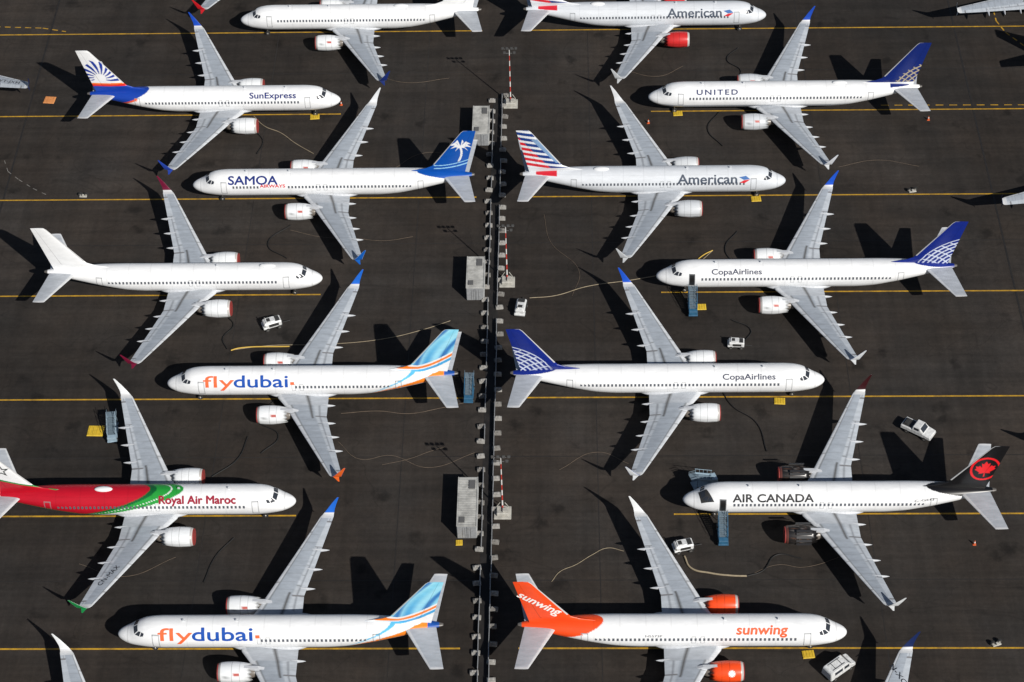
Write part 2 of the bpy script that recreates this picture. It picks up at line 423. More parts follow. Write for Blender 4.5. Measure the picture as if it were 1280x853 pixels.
def cowl_panel(side):
    b=BM()
    for s2 in (-1,1):
        for k in range(5):
            a=.25+k*.16; b.box((XO-14.7,side*4.83+s2*(.25+1.5*math.sin(a)*1.0),3.0+.35*math.cos(k*.6)-.25*k),(1.9,.3,.04),Matrix.Rotation(-s2*(.35+k*.22),4,'X'),.0)
    return b.done('cowl_door',mat_simple('cowl_black',(.02,.02,.022),.4))
def fairing_mesh():
    prof=[(0,.02),(.15,.12),(.6,.21),(1.3,.25),(2.2,.2),(3.0,.1),(3.4,.01)]
    V=[];F=[];n=12
    for x,r in prof:
        for j in range(n):
            a=2*math.pi*j/n; V.append((-x,r*math.sin(a),r*1.3*math.cos(a)))
    for i in range(len(prof)-1):
        for j in range(n):
            k=(j+1)%n; F.append((i*n+j,i*n+k,(i+1)*n+k,(i+1)*n+j))
    return np_mesh('fairing',np.array(V),F,None,True,M_GREYF)
def belly_mesh():
    bm=bmesh.new(); bmesh.ops.create_uvsphere(bm,u_segments=32,v_segments=16,radius=1)
    for v in bm.verts:
        x,y,z=v.co; v.co=Vector((XO-18.2+5.6*x,2.12*y,1.95+.78*z))
    me=bpy.data.meshes.new('belly'); bm.to_mesh(me); bm.free(); me.materials.append(M_BELLY); me.polygons.foreach_set('use_smooth',[True]*len(me.polygons)); return me
def radome_mesh():
    bm=bmesh.new(); bmesh.ops.create_uvsphere(bm,u_segments=20,v_segments=12,radius=1)
    for v in bm.verts:
        x,y,z=v.co; v.co=Vector((1.15*x,.42*y,.28*z))
    me=bpy.data.meshes.new('radome'); bm.to_mesh(me); bm.free(); me.materials.append(mat_simple('dome_white',(.75,.76,.77),.4)); me.polygons.foreach_set('use_smooth',[True]*len(me.polygons)); return me
def blade_mesh():
    b=BM(); b.box((0,0,.17),(.4,.05,.38),None,.01,0,(.6,1)); return b.done('blade',M_GREYF)
def strut_mesh(r,h): 
    b=BM(); b.cyl((0,0,h/2+.3),r,h,'Z',10).cyl((0,0,.38),.07,.9,'Y',8).box((.12,0,h*.6+.2),(.5,.07,.08),Matrix.Rotation(.7,4,'Y'),.01)
    return b.done('strut',M_METAL)
def wheel_mesh(r,w):
    b=BM(); b.cyl((0,0,0),r,w,'Y',24,0).cyl((0,0,0),r*.5,w*1.06,'Y',16,1); return b.done('wheel',[M_TYRE,M_METAL])
def patch(corners,side,nine,eps,nu,nv,colfn=None,mat=None,space='phi',ref=0.0):
    (a,b,c,d)=[np.array(k,float) for k in corners]
    V=[];F=[];CC=[]
    for i in range(nu+1):
        for j in range(nv+1):
            u=i/nu; v=j/nv; q=(a*(1-u)+b*u)*(1-v)+(d*(1-u)+c*u)*v
            ph=q[1] if space=='phi' else phi_at(np.array(q[0]),q[1],nine)
            V.append(P(np.array(q[0]),np.array(ph),side,nine,eps)); 
            if colfn: CC.append(colfn(i,j,q[0],V[-1][2]))
    for i in range(nu):
        for j in range(nv):
            k=i*(nv+1)+j; F.append((k,k+1,k+nv+2,k+nv+1))
    V=np.array(V); V[:,0]+=ref
    return np_mesh('patch',V,F,np.array(CC) if colfn else None,True,mat)
def window_mesh(side):
    s0=12.0; z=3.95
    return patch([(s0-.13,z-.19),(s0+.13,z-.19),(s0+.13,z+.19),(s0-.13,z+.19)],side,False,.012,1,2,None,M_WIN,'z',ref=s0-XO)
def text_flat(txt,bold=0.0,shear=0.0,spacing=1.0):
    cu=bpy.data.curves.new('txt','FONT'); cu.body=txt; cu.size=1; cu.offset=bold; cu.shear=shear; cu.space_character=spacing; cu.resolution_u=4
    o=bpy.data.objects.new('txt_tmp',cu); COL.objects.link(o)
    bpy.context.view_layer.update()
    dg=bpy.context.evaluated_depsgraph_get(); me=bpy.data.meshes.new_from_object(o.evaluated_get(dg))
    bpy.data.objects.remove(o); bpy.data.curves.remove(cu)
    return me
def norm_text(txt,w,h,bold,shear=0.0,cut=.18,spacing=1.0):
    me=text_flat(txt,bold,shear,spacing); bm=bmesh.new(); bm.from_mesh(me); bpy.data.meshes.remove(me)
    xs=[v.co.x for v in bm.verts]; ys=[v.co.y for v in bm.verts]; x0,x1,y0,y1=min(xs),max(xs),min(ys),max(ys)
    for v in bm.verts: v.co=Vector(((v.co.x-x0)/(x1-x0)*w,((v.co.y-y0)/(y1-y0)-.5)*h,0))
    k=-h/2+cut
    while k<h/2:
        bmesh.ops.bisect_plane(bm,geom=bm.verts[:]+bm.edges[:]+bm.faces[:],plane_co=(0,k,0),plane_no=(0,1,0)); k+=cut
    return bm
def fus_text(txt,sl,sr,phic,h,rgb,side,nine,bold=.0,shear=0.0,eps=.03,spacing=1.0,dup=0.0):
    """dup>0 thickens strokes: the same lettering repeated with tiny offsets on stacked layers"""
    out=bmesh.new()
    offs=[(0,0)] if dup<=0 else [(0,0),(dup,0),(-dup,0),(0,dup),(0,-dup)]
    dr=1 if sr>sl else -1
    for i,(ox,oy) in enumerate(offs):
        bm=norm_text(txt,abs(sr-sl),h,bold,shear,.18,spacing)
        for v in bm.verts:
            s=sl+dr*(v.co.x+ox); ph=math.radians(phic)-(v.co.y+oy)/1.95
            v.co=Vector(P(np.array(s),np.array(ph),side,nine,eps+.003*i))
        t=bpy.data.meshes.new('t'); bm.to_mesh(t); bm.free(); out.from_mesh(t); bpy.data.meshes.remove(t)
    me=bpy.data.meshes.new('lettering'); out.to_mesh(me); out.free(); me.materials.append(letter_mat(rgb)); return me

GROUP='airliners parked in rows on the apron'
def aircraft(liv,nx,ny,face,nine=False,label='',texts=(),windows=True,radome=None,door_open=False,rz=None,extra=None,mask=False,skip=None,covers=True):
    """face +1 nose toward +X, -1 nose toward -X ; (nx,ny) nose position"""
    if rz is None:
        rz=0.0 if face>0 else math.pi
    ox=nx-XO*math.cos(rz); oy=ny-XO*math.sin(rz)
    A=thing('airliner',label,'airplane',(ox,oy,0),rz,GROUP)
    near=-1 if face>0 else 1
    d1=-1.6 if nine else 0.0; d2=-2.7 if nine else 0.0
    Lv=LIV[liv]
    fu=new_obj('fuselage',cached(('fus',liv,nine),lambda:fuselage_mesh(liv,nine)),A)
    panes=[[(2.08,.04),(2.60,.04),(2.72,.55),(2.25,.70)],[(2.34,.78),(2.82,.60),(3.12,.66),(2.88,.98)],[(2.98,1.0),(3.2,.70),(3.5,.80),(3.38,1.0)]]
    for sd in (1,-1):
        for i,p in enumerate(panes):
            new_obj('cockpit_window',cached(('cw',sd,i),lambda:patch(p,sd,False,.012,5,5,None,M_GLASS)),fu)
    if mask:
        me=patch([(1.85,.0),(2.85,.0),(3.8,1.06),(2.2,1.1)],near,False,.006,10,12,None,M_DARK); new_obj('cockpit_surround',me,fu)
    def dcol(op):
        def f(i,j,s,z):
            if i in (0,6) or j in (0,10): return (.22,.23,.24)
            if op: return (.012,.012,.012)
            return tuple(Lv['f'](np.array([float(base_s(s,nine))]),np.array([z]))[0])
        return f
    sa=30.6+(2.7 if nine else 0)
    for s0,op in ((4.45,door_open),(sa,False)):
        new_obj('cabin_door',patch([(s0,2.75),(s0+.86,2.75),(s0+.86,4.66),(s0,4.66)],near,nine,.008,6,10,dcol(op),M_PAINT,'z'),fu)
    for s0 in (16.9,17.95):
        new_obj('emergency_exit',patch([(s0-d1,3.35),(s0-d1+.5,3.35),(s0-d1+.5,4.35),(s0-d1,4.35)],near,nine,.008,6,10,dcol(False),M_PAINT,'z'),fu)
    if windows:
        wm=cached(('win',near),lambda:window_mesh(near))
        p0=P(np.array(12.0),phi_at(np.array(12.0),3.95),near)
        s=6.3; end=30.0+(2.7 if nine else 0)
        while s<end:
            if not (skip and skip[0]<s<skip[1]):
                p=P(np.array(s),phi_at(np.array(s),3.95,nine),near,nine)
                new_obj('cabin_window',wm,fu,(XO-s,float(p[1]-p0[1]),0))
            s+=.508
    for t in texts: 
        new_obj('fuselage_lettering',fus_text(*t[:6],near,nine,**(t[6] if len(t)>6 else {})),fu)
    for sb in (8.2,14.5): new_obj('antenna',cached('blade',blade_mesh),fu,(XO-sb,0,5.38))
    if radome: new_obj('antenna_dome',cached('dome',radome_mesh),fu,(XO-radome,0,5.42))
    new_obj('belly_fairing',cached('belly',belly_mesh),A,(d1,0,0))
    for sd in (1,-1):
        w=new_obj('wing',cached(('wing',sd),lambda:wing_mesh(sd)),A,(d1,0,0))
        new_obj('winglet',cached(('wl',sd,Lv['win']),lambda:winglet_mesh(sd,*Lv['win'])),w)
        for y in (3.4,6.9,9.6,12.3):
            new_obj('flap_fairing',cached('fair',fairing_mesh),w,(XO-(TEw(y)-2.4),sd*y,float(Zw(y))-.22),(0,.02,0))
        e=new_obj('engine',cached(('nac',sd,Lv['eng']),lambda:nacelle_mesh(sd,Lv['eng'])),A,(d1,0,0))
        new_obj('fan',cached(('fan',sd),lambda:fan_mesh(sd)),e)
        if covers: new_obj('intake_cover',cached(('cov',sd),lambda:cover_mesh(sd)),e)
        if liv=='canada': new_obj('cowl_door',cached(('cowl',sd),lambda:cowl_panel(sd)),e)
        new_obj('exhaust_nozzle',cached(('noz',sd),lambda:nozzle_mesh(sd)),e)
        new_obj('pylon',cached(('pyl',sd),lambda:pylon_mesh(sd)),e)
        new_obj('horizontal_stabilizer',cached(('stab',sd),lambda:stab_mesh(sd)),A,(d2,0,0))
    vt=new_obj('vertical_stabilizer',cached(('fin',liv),lambda:fin_mesh(liv)),A,(d2,0,0))
    g=new_obj('nose_gear',cached('ns',lambda:strut_mesh(.08,1.6)),A,(XO-4.1,0,0))
    for y in (-.2,.2): new_obj('wheel',cached('nw',lambda:wheel_mesh(.35,.2)),g,(0,y,.35))
    for sd in (1,-1):
        g=new_obj('main_gear',cached('ms',lambda:strut_mesh(.14,1.8)),A,(XO-19.6+d1,sd*2.86,0))
        for y in (-.43,.43): new_obj('wheel',cached('mw',lambda:wheel_mesh(.56,.4)),g,(0,y,.56))
    if extra: extra(A,fu,vt,near,nine)
    return A
K=(30,32,38)
def am_emblem(A,fu,vt,near,nine):
    a=patch([(7.0,.80),(6.0,.70),(5.4,.95),(6.3,1.0)],near,nine,.03,6,6,None,letter_mat((40,95,160)))
    b=patch([(6.25,1.02),(5.4,.98),(6.2,1.25),(6.9,1.2)],near,nine,.031,6,6,None,letter_mat((200,35,45)))
    new_obj('fuselage_emblem',a,fu); new_obj('fuselage_emblem',b,fu)
def dubai_emblem(A,fu,vt,near,nine):
    new_obj('fuselage_emblem',patch([(16.75,.92),(17.25,.92),(17.25,1.12),(16.75,1.12)],near,nine,.03,3,3,None,letter_mat((238,105,60))),fu)
def am_text(nine=False): return [('American',15.9,7.3,53,1.35,(62,72,88),dict(dup=.035))]
def dubai_texts(): return [('fly',5.2,9.3,58,2.05,(238,105,60),dict(dup=.015)),('dubai',9.28,16.4,50,1.6,(20,75,165),dict(dup=.04))]
def wing_text(txt,side,y,rgb=K,rot=0.0,w=4.2,h=.95,sc=.5):
    def ex(A,fu,vt,near,nine):
        bm=norm_text(txt,w,h,.0)
        me=bpy.data.meshes.new('wing_lettering')
        r=Matrix.Rotation(rot,4,'Z')
        for v in bm.verts:
            p=r@Vector((v.co.x-w/2,v.co.y,0)); yl=side*y+p.y; ya=abs(yl)
            c=TEw(ya)-LEw(ya); sm=LEw(y)+(TEw(y)-LEw(y))*sc; s=sm-p.x
            u=min(max((s-LEw(ya))/c,0),1)
            v.co=Vector((XO-s,yl,float(Zw(ya))+float(naca(u,.115))*c+.04))
        bm.to_mesh(me); bm.free(); me.materials.append(letter_mat(rgb))
        new_obj('wing_lettering',me,A,(-1.6 if nine else 0,0,0))
    return ex
def sunwing_extra(A,fu,vt,near,nine):
    out=bmesh.new()
    for i,(ox,oy) in enumerate([(0,0),(.045,0),(-.045,0),(0,.045)]):
        bm=norm_text('sunwing',5.9,1.5,.0,.1)
        a=math.radians(-36)
        for v in bm.verts:
            x=v.co.x-2.95+ox; y=v.co.y+oy; X=x*math.cos(a)-y*math.sin(a); Y=x*math.sin(a)+y*math.cos(a)
            s=36.35-X; z=8.65+Y; v.co=Vector((XO-s,near*(float(fin_half(s,z))+.03+.003*i),z))
        t=bpy.data.meshes.new('t'); bm.to_mesh(t); bm.free(); out.from_mesh(t); bpy.data.meshes.remove(t)
    me=bpy.data.meshes.new('fin_lettering'); out.to_mesh(me); out.free(); me.materials.append(letter_mat((245,240,235))); new_obj('fin_lettering',me,vt)
    V=[];F=[]
    def onc(x,th): r=1.29; return (XO-(12.5+x),near*4.83+near*r*math.sin(th),1.86+r*math.cos(th))
    n=24; V.append(onc(1.4,.85))
    for i in range(n):
        r=.5 if i%2 else .3; t=2*math.pi*i/n; V.append(onc(1.4+r*math.cos(t),.85+r*math.sin(t)/1.27))
    F=[(0,1+i,1+(i+1)%n) for i in range(n)]
    eng=[o for o in A.children if o.name.startswith('engine')]
    eng=[e for e in eng if any(abs(v.co.y-near*4.83)<1.5 for v in list(e.data.vertices)[:1])]
    new_obj('cowl_emblem',np_mesh('emb',np.array(V),F,None,False,letter_mat((245,240,235))),eng[0])

Y1,Y2,Y3,Y4,Y5,Y6,Y7=69.8,49.3,29.8,9.9,-10.0,-30.4,-50.7
aircraft('navytip',-50.9,Y1,-1,label='plain white airliner with navy tail marks and blue winglets',radome=26)
aircraft('american_red',33.6,Y1,1,label='silver airliner with red and blue striped tail and red engine',texts=am_text(),extra=am_emblem,radome=27,covers=False)
aircraft('sun',-33.3,Y2,1,label='white airliner with blue sun-ray tail and blue rear body',texts=[('SunExpress',13.7,6.6,46,1.15,(25,40,110),dict(dup=.03))])
aircraft('united',14.0,Y2,-1,True,label='white airliner with navy tail and globe pattern',texts=[('UNITED',7.3,13.5,45,.75,(30,45,95),dict(dup=.03,spacing=1.3))],radome=29)
aircraft('samoa',-53.7,Y3,-1,True,label='white airliner with blue palm-tree tail and blue winglets',texts=[('SAMOA',5.6,12.8,43,1.25,(18,40,115),dict(dup=.045)),('AIRWAYS',10.2,13.9,68,.45,(205,40,50),dict(dup=.02))],skip=(10.0,14.0))
aircraft('american',33.4,Y3,1,label='silver airliner with red and blue striped tail',texts=am_text(),extra=am_emblem,radome=27)
aircraft('magenta',-33.0,Y4,1,label='unmarked all-white airliner with dark magenta winglets',radome=7.5)
aircraft('copa',13.7,Y4,-1,True,label='white airliner with blue patterned tail and open front door',texts=[('CopaAirlines',7.6,14.5,46,.98,(50,56,80),dict(dup=.02))],door_open=True)
aircraft('dubai',-52.2,Y5,-1,label='white airliner with light blue and orange wave tail',texts=dubai_texts(),skip=(5.0,17.4),extra=dubai_emblem)
aircraft('copa',35.2,Y5,1,True,label='white airliner with blue patterned tail on yellow line',texts=[('CopaAirlines',13.6,6.7,45,.98,(50,56,80),dict(dup=.02))])
aircraft('maroc',-33.2,Y6,1,label='white airliner with red and green rear body and star tail',texts=[('Royal Air Maroc',16.9,7.3,49,1.3,(150,25,50),dict(dup=.055))],radome=24,extra=wing_text('CN-MAX',-1,12.0,rot=math.radians(60),w=3.7,h=.62,sc=.5))
aircraft('canada',15.5,Y6,-1,label='white airliner with black tail, red leaf emblem, black engines',texts=[('AIR CANADA',6.1,16.1,47,.98,(25,25,28),dict(dup=.035)),('C-GELJ',28.6,31.0,66,.42,(60,60,65),dict())],door_open=True,mask=True)
aircraft('dubai',-52.7,Y7,-1,label='white airliner with light blue and orange wave tail',texts=dubai_texts(),skip=(5.0,17.4),extra=dubai_emblem)
aircraft('sunwing',33.9,Y7,1,label='white airliner with orange tail, rear body and engines',texts=[('sunwing',13.2,7.2,44,1.4,(240,90,35),dict(dup=.045,shear=.12)),('N5573P',23.9,21.9,60,.27,(90,92,98),dict())],extra=sunwing_extra)
aircraft('plain',-34.3,-71.2,1,label='white airliner, only one white winglet showing',windows=False)
aircraft('yellowtip',16.5,-71.2,-1,label='white airliner with dark blue winglets',windows=False,extra=wing_text('N-XG',-1,14.0,rot=math.radians(120),w=2.8,h=.6))
aircraft('redtip',-33.2,88.6,1,label='white airliner with red winglets',windows=False)
PERP='white airliner parked perpendicular to the main rows'
aircraft('yellowtip',81.2,47.6,1,label=PERP,windows=False,rz=math.pi/2)
aircraft('plain',81.3,93.0,1,label=PERP,windows=False,rz=math.pi/2)
aircraft('plain',81.3,2.0,1,label=PERP,windows=False,rz=math.pi/2)
aircraft('yellowtip',-99.3,76.1,1,label=PERP,windows=False,rz=math.pi/2,extra=wing_text('VT-JXH',-1,14.0,rot=math.radians(-110),w=3.8,h=.7))

# ------------------------------------------------------------ ground
def ground_mat():
    m=bpy.data.materials.new('asphalt'); m.use_nodes=True; nt=m.node_tree; L=nt.links.new; N=nt.nodes.new
    b=nt.nodes['Principled BSDF']; b.inputs['Roughness'].default_value=.85; b.inputs['Specular IOR Level'].default_value=.25
    tc=N('ShaderNodeTexCoord')
    def noise(sc,det,rough=.6,scale=(1,1,1),dist=0.0):
        mp=N('ShaderNodeMapping'); mp.inputs['Scale'].default_value=scale; L(tc.outputs['Object'],mp.inputs['Vector'])
        n=N('ShaderNodeTexNoise'); n.inputs['Scale'].default_value=sc; n.inputs['Detail'].default_value=det; n.inputs['Roughness'].default_value=rough; n.inputs['Distortion'].default_value=dist
        L(mp.outputs['Vector'],n.inputs['Vector']); return n.outputs['Fac']
    def rng(v,a,b_,lo,hi):
        r=N('ShaderNodeMapRange'); r.inputs['From Min'].default_value=a; r.inputs['From Max'].default_value=b_; r.inputs['To Min'].default_value=lo; r.inputs['To Max'].default_value=hi; L(v,r.inputs['Value']); return r.outputs['Result']
    def mul(a,c):
        q=N('ShaderNodeMath'); q.operation='MULTIPLY'; L(a,q.inputs[0]); L(c,q.inputs[1]); return q.outputs[0]
    f=mul(rng(noise(.022,5,.55),.3,.7,.64,1.32),rng(noise(.13,7,.7,(1,1,1),.6),.3,.7,.74,1.22))
    f=mul(f,rng(noise(1.6,6,.75),.3,.7,.80,1.18))
    f=mul(f,rng(noise(.35,6,.7,(.06,1.6,1)),.38,.62,.82,1.14))
    f=mul(f,rng(noise(.35,6,.7,(1.5,.05,1)),.38,.62,.88,1.10))
    f=mul(f,rng(noise(9,3,.8),.3,.7,.85,1.15))
    vo=N('ShaderNodeTexVoronoi'); vo.inputs['Scale'].default_value=.16; L(tc.outputs['Object'],vo.inputs['Vector'])
    nz=N('ShaderNodeMath'); nz.operation='ADD'; L(vo.outputs['Distance'],nz.inputs[0]); L(rng(noise(.7,5),.3,.7,-.14,.14),nz.inputs[1])
    f=mul(f,rng(nz.outputs[0],.05,.22,.50,1.0))
    for sc,w_,lv,sx in ((.045,.004,.76,(1,1.6,1)),(.06,.003,.80,(.35,2.0,1))):
        n1=noise(sc,2,.4,sx,1.2); ab=N('ShaderNodeMath'); ab.operation='SUBTRACT'; ab.inputs[1].default_value=.5; L(n1,ab.inputs[0])
        a2=N('ShaderNodeMath'); a2.operation='ABSOLUTE'; L(ab.outputs[0],a2.inputs[0])
        f=mul(f,rng(a2.outputs[0],.0,w_,lv,1.0))
    hue=N('ShaderNodeMix'); hue.data_type='RGBA'; hue.inputs['A'].default_value=(.0325,.0255,.0205,1); hue.inputs['B'].default_value=(.0285,.0252,.0228,1); L(rng(noise(.06,4),.35,.65,0,1),hue.inputs['Factor'])
    cr=N('ShaderNodeVectorMath'); cr.operation='SCALE'; L(hue.outputs['Result'],cr.inputs[0]); L(f,cr.inputs['Scale'])
    L(cr.outputs['Vector'],b.inputs['Base Color'])
    bp=N('ShaderNodeBump'); bp.inputs['Strength'].default_value=.25; bp.inputs['Distance'].default_value=.02; L(noise(14,4),bp.inputs['Height']); L(bp.outputs['Normal'],b.inputs['Normal'])
    return m
me=bpy.data.meshes.new('ground'); me.from_pydata([(-1500,-1200,0),(1500,-1200,0),(1500,2500,0),(-1500,2500,0)],[],[(0,1,2,3)]); me.materials.append(ground_mat())
g=new_obj('ground',me); g['kind']='structure'
def worn(name,rgb,amt=.5,sc=1.2,under=(.035,.03,.025)):
    m=bpy.data.materials.new(name); m.use_nodes=True; nt=m.node_tree; L=nt.links.new; b=nt.nodes['Principled BSDF']; b.inputs['Roughness'].default_value=.7
    tc=nt.nodes.new('ShaderNodeTexCoord'); n=nt.nodes.new('ShaderNodeTexNoise'); n.inputs['Scale'].default_value=sc; n.inputs['Detail'].default_value=9; n.inputs['Roughness'].default_value=.75
    r=nt.nodes.new('ShaderNodeMapRange'); r.inputs['From Min'].default_value=.38; r.inputs['From Max'].default_value=.6; r.inputs['To Min'].default_value=amt; r.inputs['To Max'].default_value=0
    mx=nt.nodes.new('ShaderNodeMix'); mx.data_type='RGBA'; mx.inputs['A'].default_value=(*rgb,1); mx.inputs['B'].default_value=(*under,1)
    L(tc.outputs['Object'],n.inputs['Vector']); L(n.outputs['Fac'],r.inputs['Value']); L(r.outputs['Result'],mx.inputs['Factor']); L(mx.outputs['Result'],b.inputs['Base Color']); return m
M_YEL=worn('yellow_marking_paint',(.56,.31,.015),.55,.7); M_WHM=worn('faded_white_paint',(.25,.24,.22),.7); M_JT=worn('joint_seal',(.009,.008,.008),.3)
def strip(name,pts,w,mat,z=.004):
    V=[];F=[]
    for i,p in enumerate(pts):
        p=Vector(p); a=Vector(pts[max(i-1,0)]); c=Vector(pts[min(i+1,len(pts)-1)]); d=(c-a).normalized(); nrm=Vector((-d.y,d.x))*w/2
        V+= [(p.x+nrm.x,p.y+nrm.y,z),(p.x-nrm.x,p.y-nrm.y,z)]
        if i: k=2*i; F.append((k-2,k-1,k+1,k))
    me=bpy.data.meshes.new(name); me.from_pydata(V,[],F); me.materials.append(mat)
    o=new_obj(name,me); o['kind']='structure'; return o
for i,y in enumerate((70.2,49.4,29.9,9.6,-10.3,-30.4,-50.9,-71)):
    yl=y+.15; yr=y-.3
    odd=(i%2==0)
    strip('road_marking',[(-160,yl),((-12 if odd else -33.5),y)],.24,M_YEL,.0165)
    strip('road_marking',[((-5 if odd else 14.5),y),(160,yr)],.24,M_YEL,.0165)
strip('pavement_joint',[(-82.5,-150),(-82.5,200)],.25,M_JT,.0125)
strip('pavement_joint',[(64,-150),(64,200)],.25,M_JT,.0125)
for y in (59.6,20.1,-20.5,-40.6): strip('pavement_joint',[(-160,y),(160,y-.3)],.11,M_JT,.004)
for x in (-45,-20.5,5,39): strip('pavement_joint',[(x,-150),(x,200)],.10,M_JT,.008)
strip('dark_strip',[(-9.15,-120),(-9.15,53)],1.5,mat_simple('strip_dark',(.016,.014,.013),.7,noise=.6,nscale=.8),.0205)  # flat near-black strip on the ground along the barrier line
def dashes(pts,w,mat,on=1.0,off=.7):
    P_=[Vector(p) for p in pts]
    for a,b in zip(P_[:-1],P_[1:]):
        L_=(b-a).length; d=(b-a)/L_; t=0
        while t<L_-.1:
            strip('road_marking',[tuple(a+d*t),tuple(a+d*min(t+on,L_))],w,mat,.0245); t+=on+off
dashes([(-84,39),(-83,36.5),(-81,34.6),(-78.5,32.6),(-76,31)],.10,M_WHM,.8,1.0)
dashes([(-92,72.5),(-84,72.0),(-80,71.0)],.2,M_YEL); dashes([(71,74),(71,71.5),(72,68.5),(75,64)],.2,M_YEL)
dashes([(50,50.4),(72,50.2)],.18,M_YEL,1.2,.9)
# ------------------------------------------------------------ hoses and cables lying on the ground
def cable(name,pts,r,mat,label,cat):
    cu=bpy.data.curves.new(name,'CURVE'); cu.dimensions='3D'; cu.bevel_depth=r; cu.bevel_resolution=2; sp=cu.splines.new('BEZIER'); sp.bezier_points.add(len(pts)-1)
    for bp_,p in zip(sp.bezier_points,pts):
        bp_.co=(p[0]-pts[0][0],p[1]-pts[0][1],(p[2] if len(p)>2 else r+.02)); bp_.handle_left_type=bp_.handle_right_type='AUTO'
    tmp=bpy.data.objects.new('tmp',cu); COL.objects.link(tmp); bpy.context.view_layer.update()
    me=bpy.data.meshes.new_from_object(tmp.evaluated_get(bpy.context.evaluated_depsgraph_get())); bpy.data.objects.remove(tmp)
    me.materials.clear(); me.materials.append(mat)
    me.polygons.foreach_set('use_smooth',[True]*len(me.polygons))
    o=new_obj(name,me,None,(pts[0][0],pts[0][1],0)); o['label']=label; o['category']=cat; return o
M_TAN=mat_simple('tan_hose',(.33,.27,.18),.7,noise=.3,nscale=2); M_TND=mat_simple('dusty_cable',(.16,.12,.085),.8,noise=.4,nscale=1); M_BLK=mat_simple('black_hose',(.007,.007,.007),.6); M_YH=mat_simple('yellow_hose',(.55,.36,.06),.6)
cable('ground_hose',[(-4,8.6),(-.5,9.0),(4,10.8),(11,12.2),(16,13.6),(20,15.6),(22.2,18)],.05,M_TAN,'thin tan cable lying across dark tarmac','cable')
cable('ground_hose',[(-45,-1.2),(-40,-.4),(-32,-.2),(-24,.8),(-18.5,2.6),(-15,4.2)],.04,M_TAN,'thin tan cable lying across dark tarmac','cable')
cable('ground_hose',[(-45,-1.3),(-44,-.9),(-37,-.6)],.09,M_YH,'short yellow hose on dark tarmac','hose')
cable('ground_hose',[(-29,-13),(-24,-12.6),(-20,-13.1),(-16,-12.2),(-12,-11)],.03,M_TND,'thin dusty cable lying across dark tarmac','cable')
cable('ground_hose',[(-1,-41),(0,-39.5),(2,-38.4),(4,-36.9),(6,-35.8),(8,-36.3)],.035,M_TAN,'thin tan cable looping on dark tarmac','cable')
cable('ground_hose',[(15.5,-37.2),(16.2,-39),(18.5,-39.8),(21,-40.2),(23,-40.3)],.12,M_TAN,'thick beige air hose on dark tarmac','hose')
cable('ground_hose',[(-47,49),(-45,46.5),(-42.5,45),(-40,42.5),(-37,40)],.05,M_TAN,'thin tan cable lying across dark tarmac','cable')
cable('ground_hose',[(22.2,18),(21,17.2),(19.3,15.4)],.08,M_YH,'short yellow hose on dark tarmac','hose')
for pts in ([(-39,23),(-34,21.4),(-30,21.2),(-25,20.6),(-21,21.4)],[(-23,-22),(-19.5,-21),(-17,-19.8),(-15,-19)],[(-29,-18),(-26,-21),(-22,-20.4),(-17,-22.5),(-11,-20)],[(0,-23),(5,-20),(9,-22)],[(23,-40.3),(27,-38.5),(30,-38.9),(36,-36.8)],[(-60,-38),(-54,-40),(-48,-37)],[(42,36),(48,37.5),(54,36)],[(10,60),(16,58),(20,60.5)],[(-2,26),(-1,20),(3,14),(2,9)],[(-30,60),(-24,57),(-17,58)],[(3,-58),(8,-61),(12,-57),(17,-58)],[(-25,36),(-20,40),(-14,38.5)]):
    cable('ground_hose',pts,.022,M_TND,'thin dusty cable lying across dark tarmac','cable')
for pts in ([(23,-40.3),(25,-39.5),(27,-37),(30,-37.6)],[(-46,5),(-45.2,3.6),(-46.4,1),(-45.6,-1)],[(21.5,-8),(23,-12),(26,-15),(27,-20)],[(-47,46),(-45,43),(-45.6,40)],[(26,22),(24,18.5),(25,15)],
            [(-41,-17),(-42,-21),(-45,-24)],[(-41,-34),(-43,-37),(-44,-41)],[(25,49),(23,45),(25,41)],[(24,4),(26.5,2),(25.6,0)],[(22,-57),(24,-60),(25,-63)],
            [(29,65),(27,62),(29,59),(27,56)],[(-38,-10.5),(-40,-14),(-37,-17),(-39,-20)],[(-39,24),(-42,20),(-39,17)]):
    cable('power_cable',pts,.08,M_BLK,'black power cable coiled beside an engine','cable')

# ------------------------------------------------------------ barrier of blocks and panels
M_CONC=mat_simple('concrete',(.34,.33,.31),.85,noise=.4,nscale=2.5); M_CONC2=mat_simple('dirty_concrete',(.22,.21,.195),.85,noise=.4,nscale=2.5); M_PANEL=mat_simple('dark_panel',(.05,.05,.052),.6,noise=.3,nscale=3); M_GALV=mat_simple('galvanised',(.38,.39,.40),.45,.4,noise=.2)
def blk(m): return BM().box((0,0,.2),(1.05,.6,.4),None,.05,0).box((0,0,.5),(.75,.34,.24),None,.05,0,(.8,.8)).done('block',m)
bls=[blk(M_CONC),blk(M_CONC),blk(M_CONC2)]
fr=BM().box((0,0,.72),(.10,2.5,.06)).box((0,0,.12),(.06,2.5,.06)).box((0,-1.22,.42),(.06,.06,.8)).box((0,1.22,.42),(.06,.06,.8)).done('frame',M_GALV)
sh=BM().box((0,0,.42),(.02,2.4,.56),None,0).done('screen',M_PANEL)
y=52.2; i=0
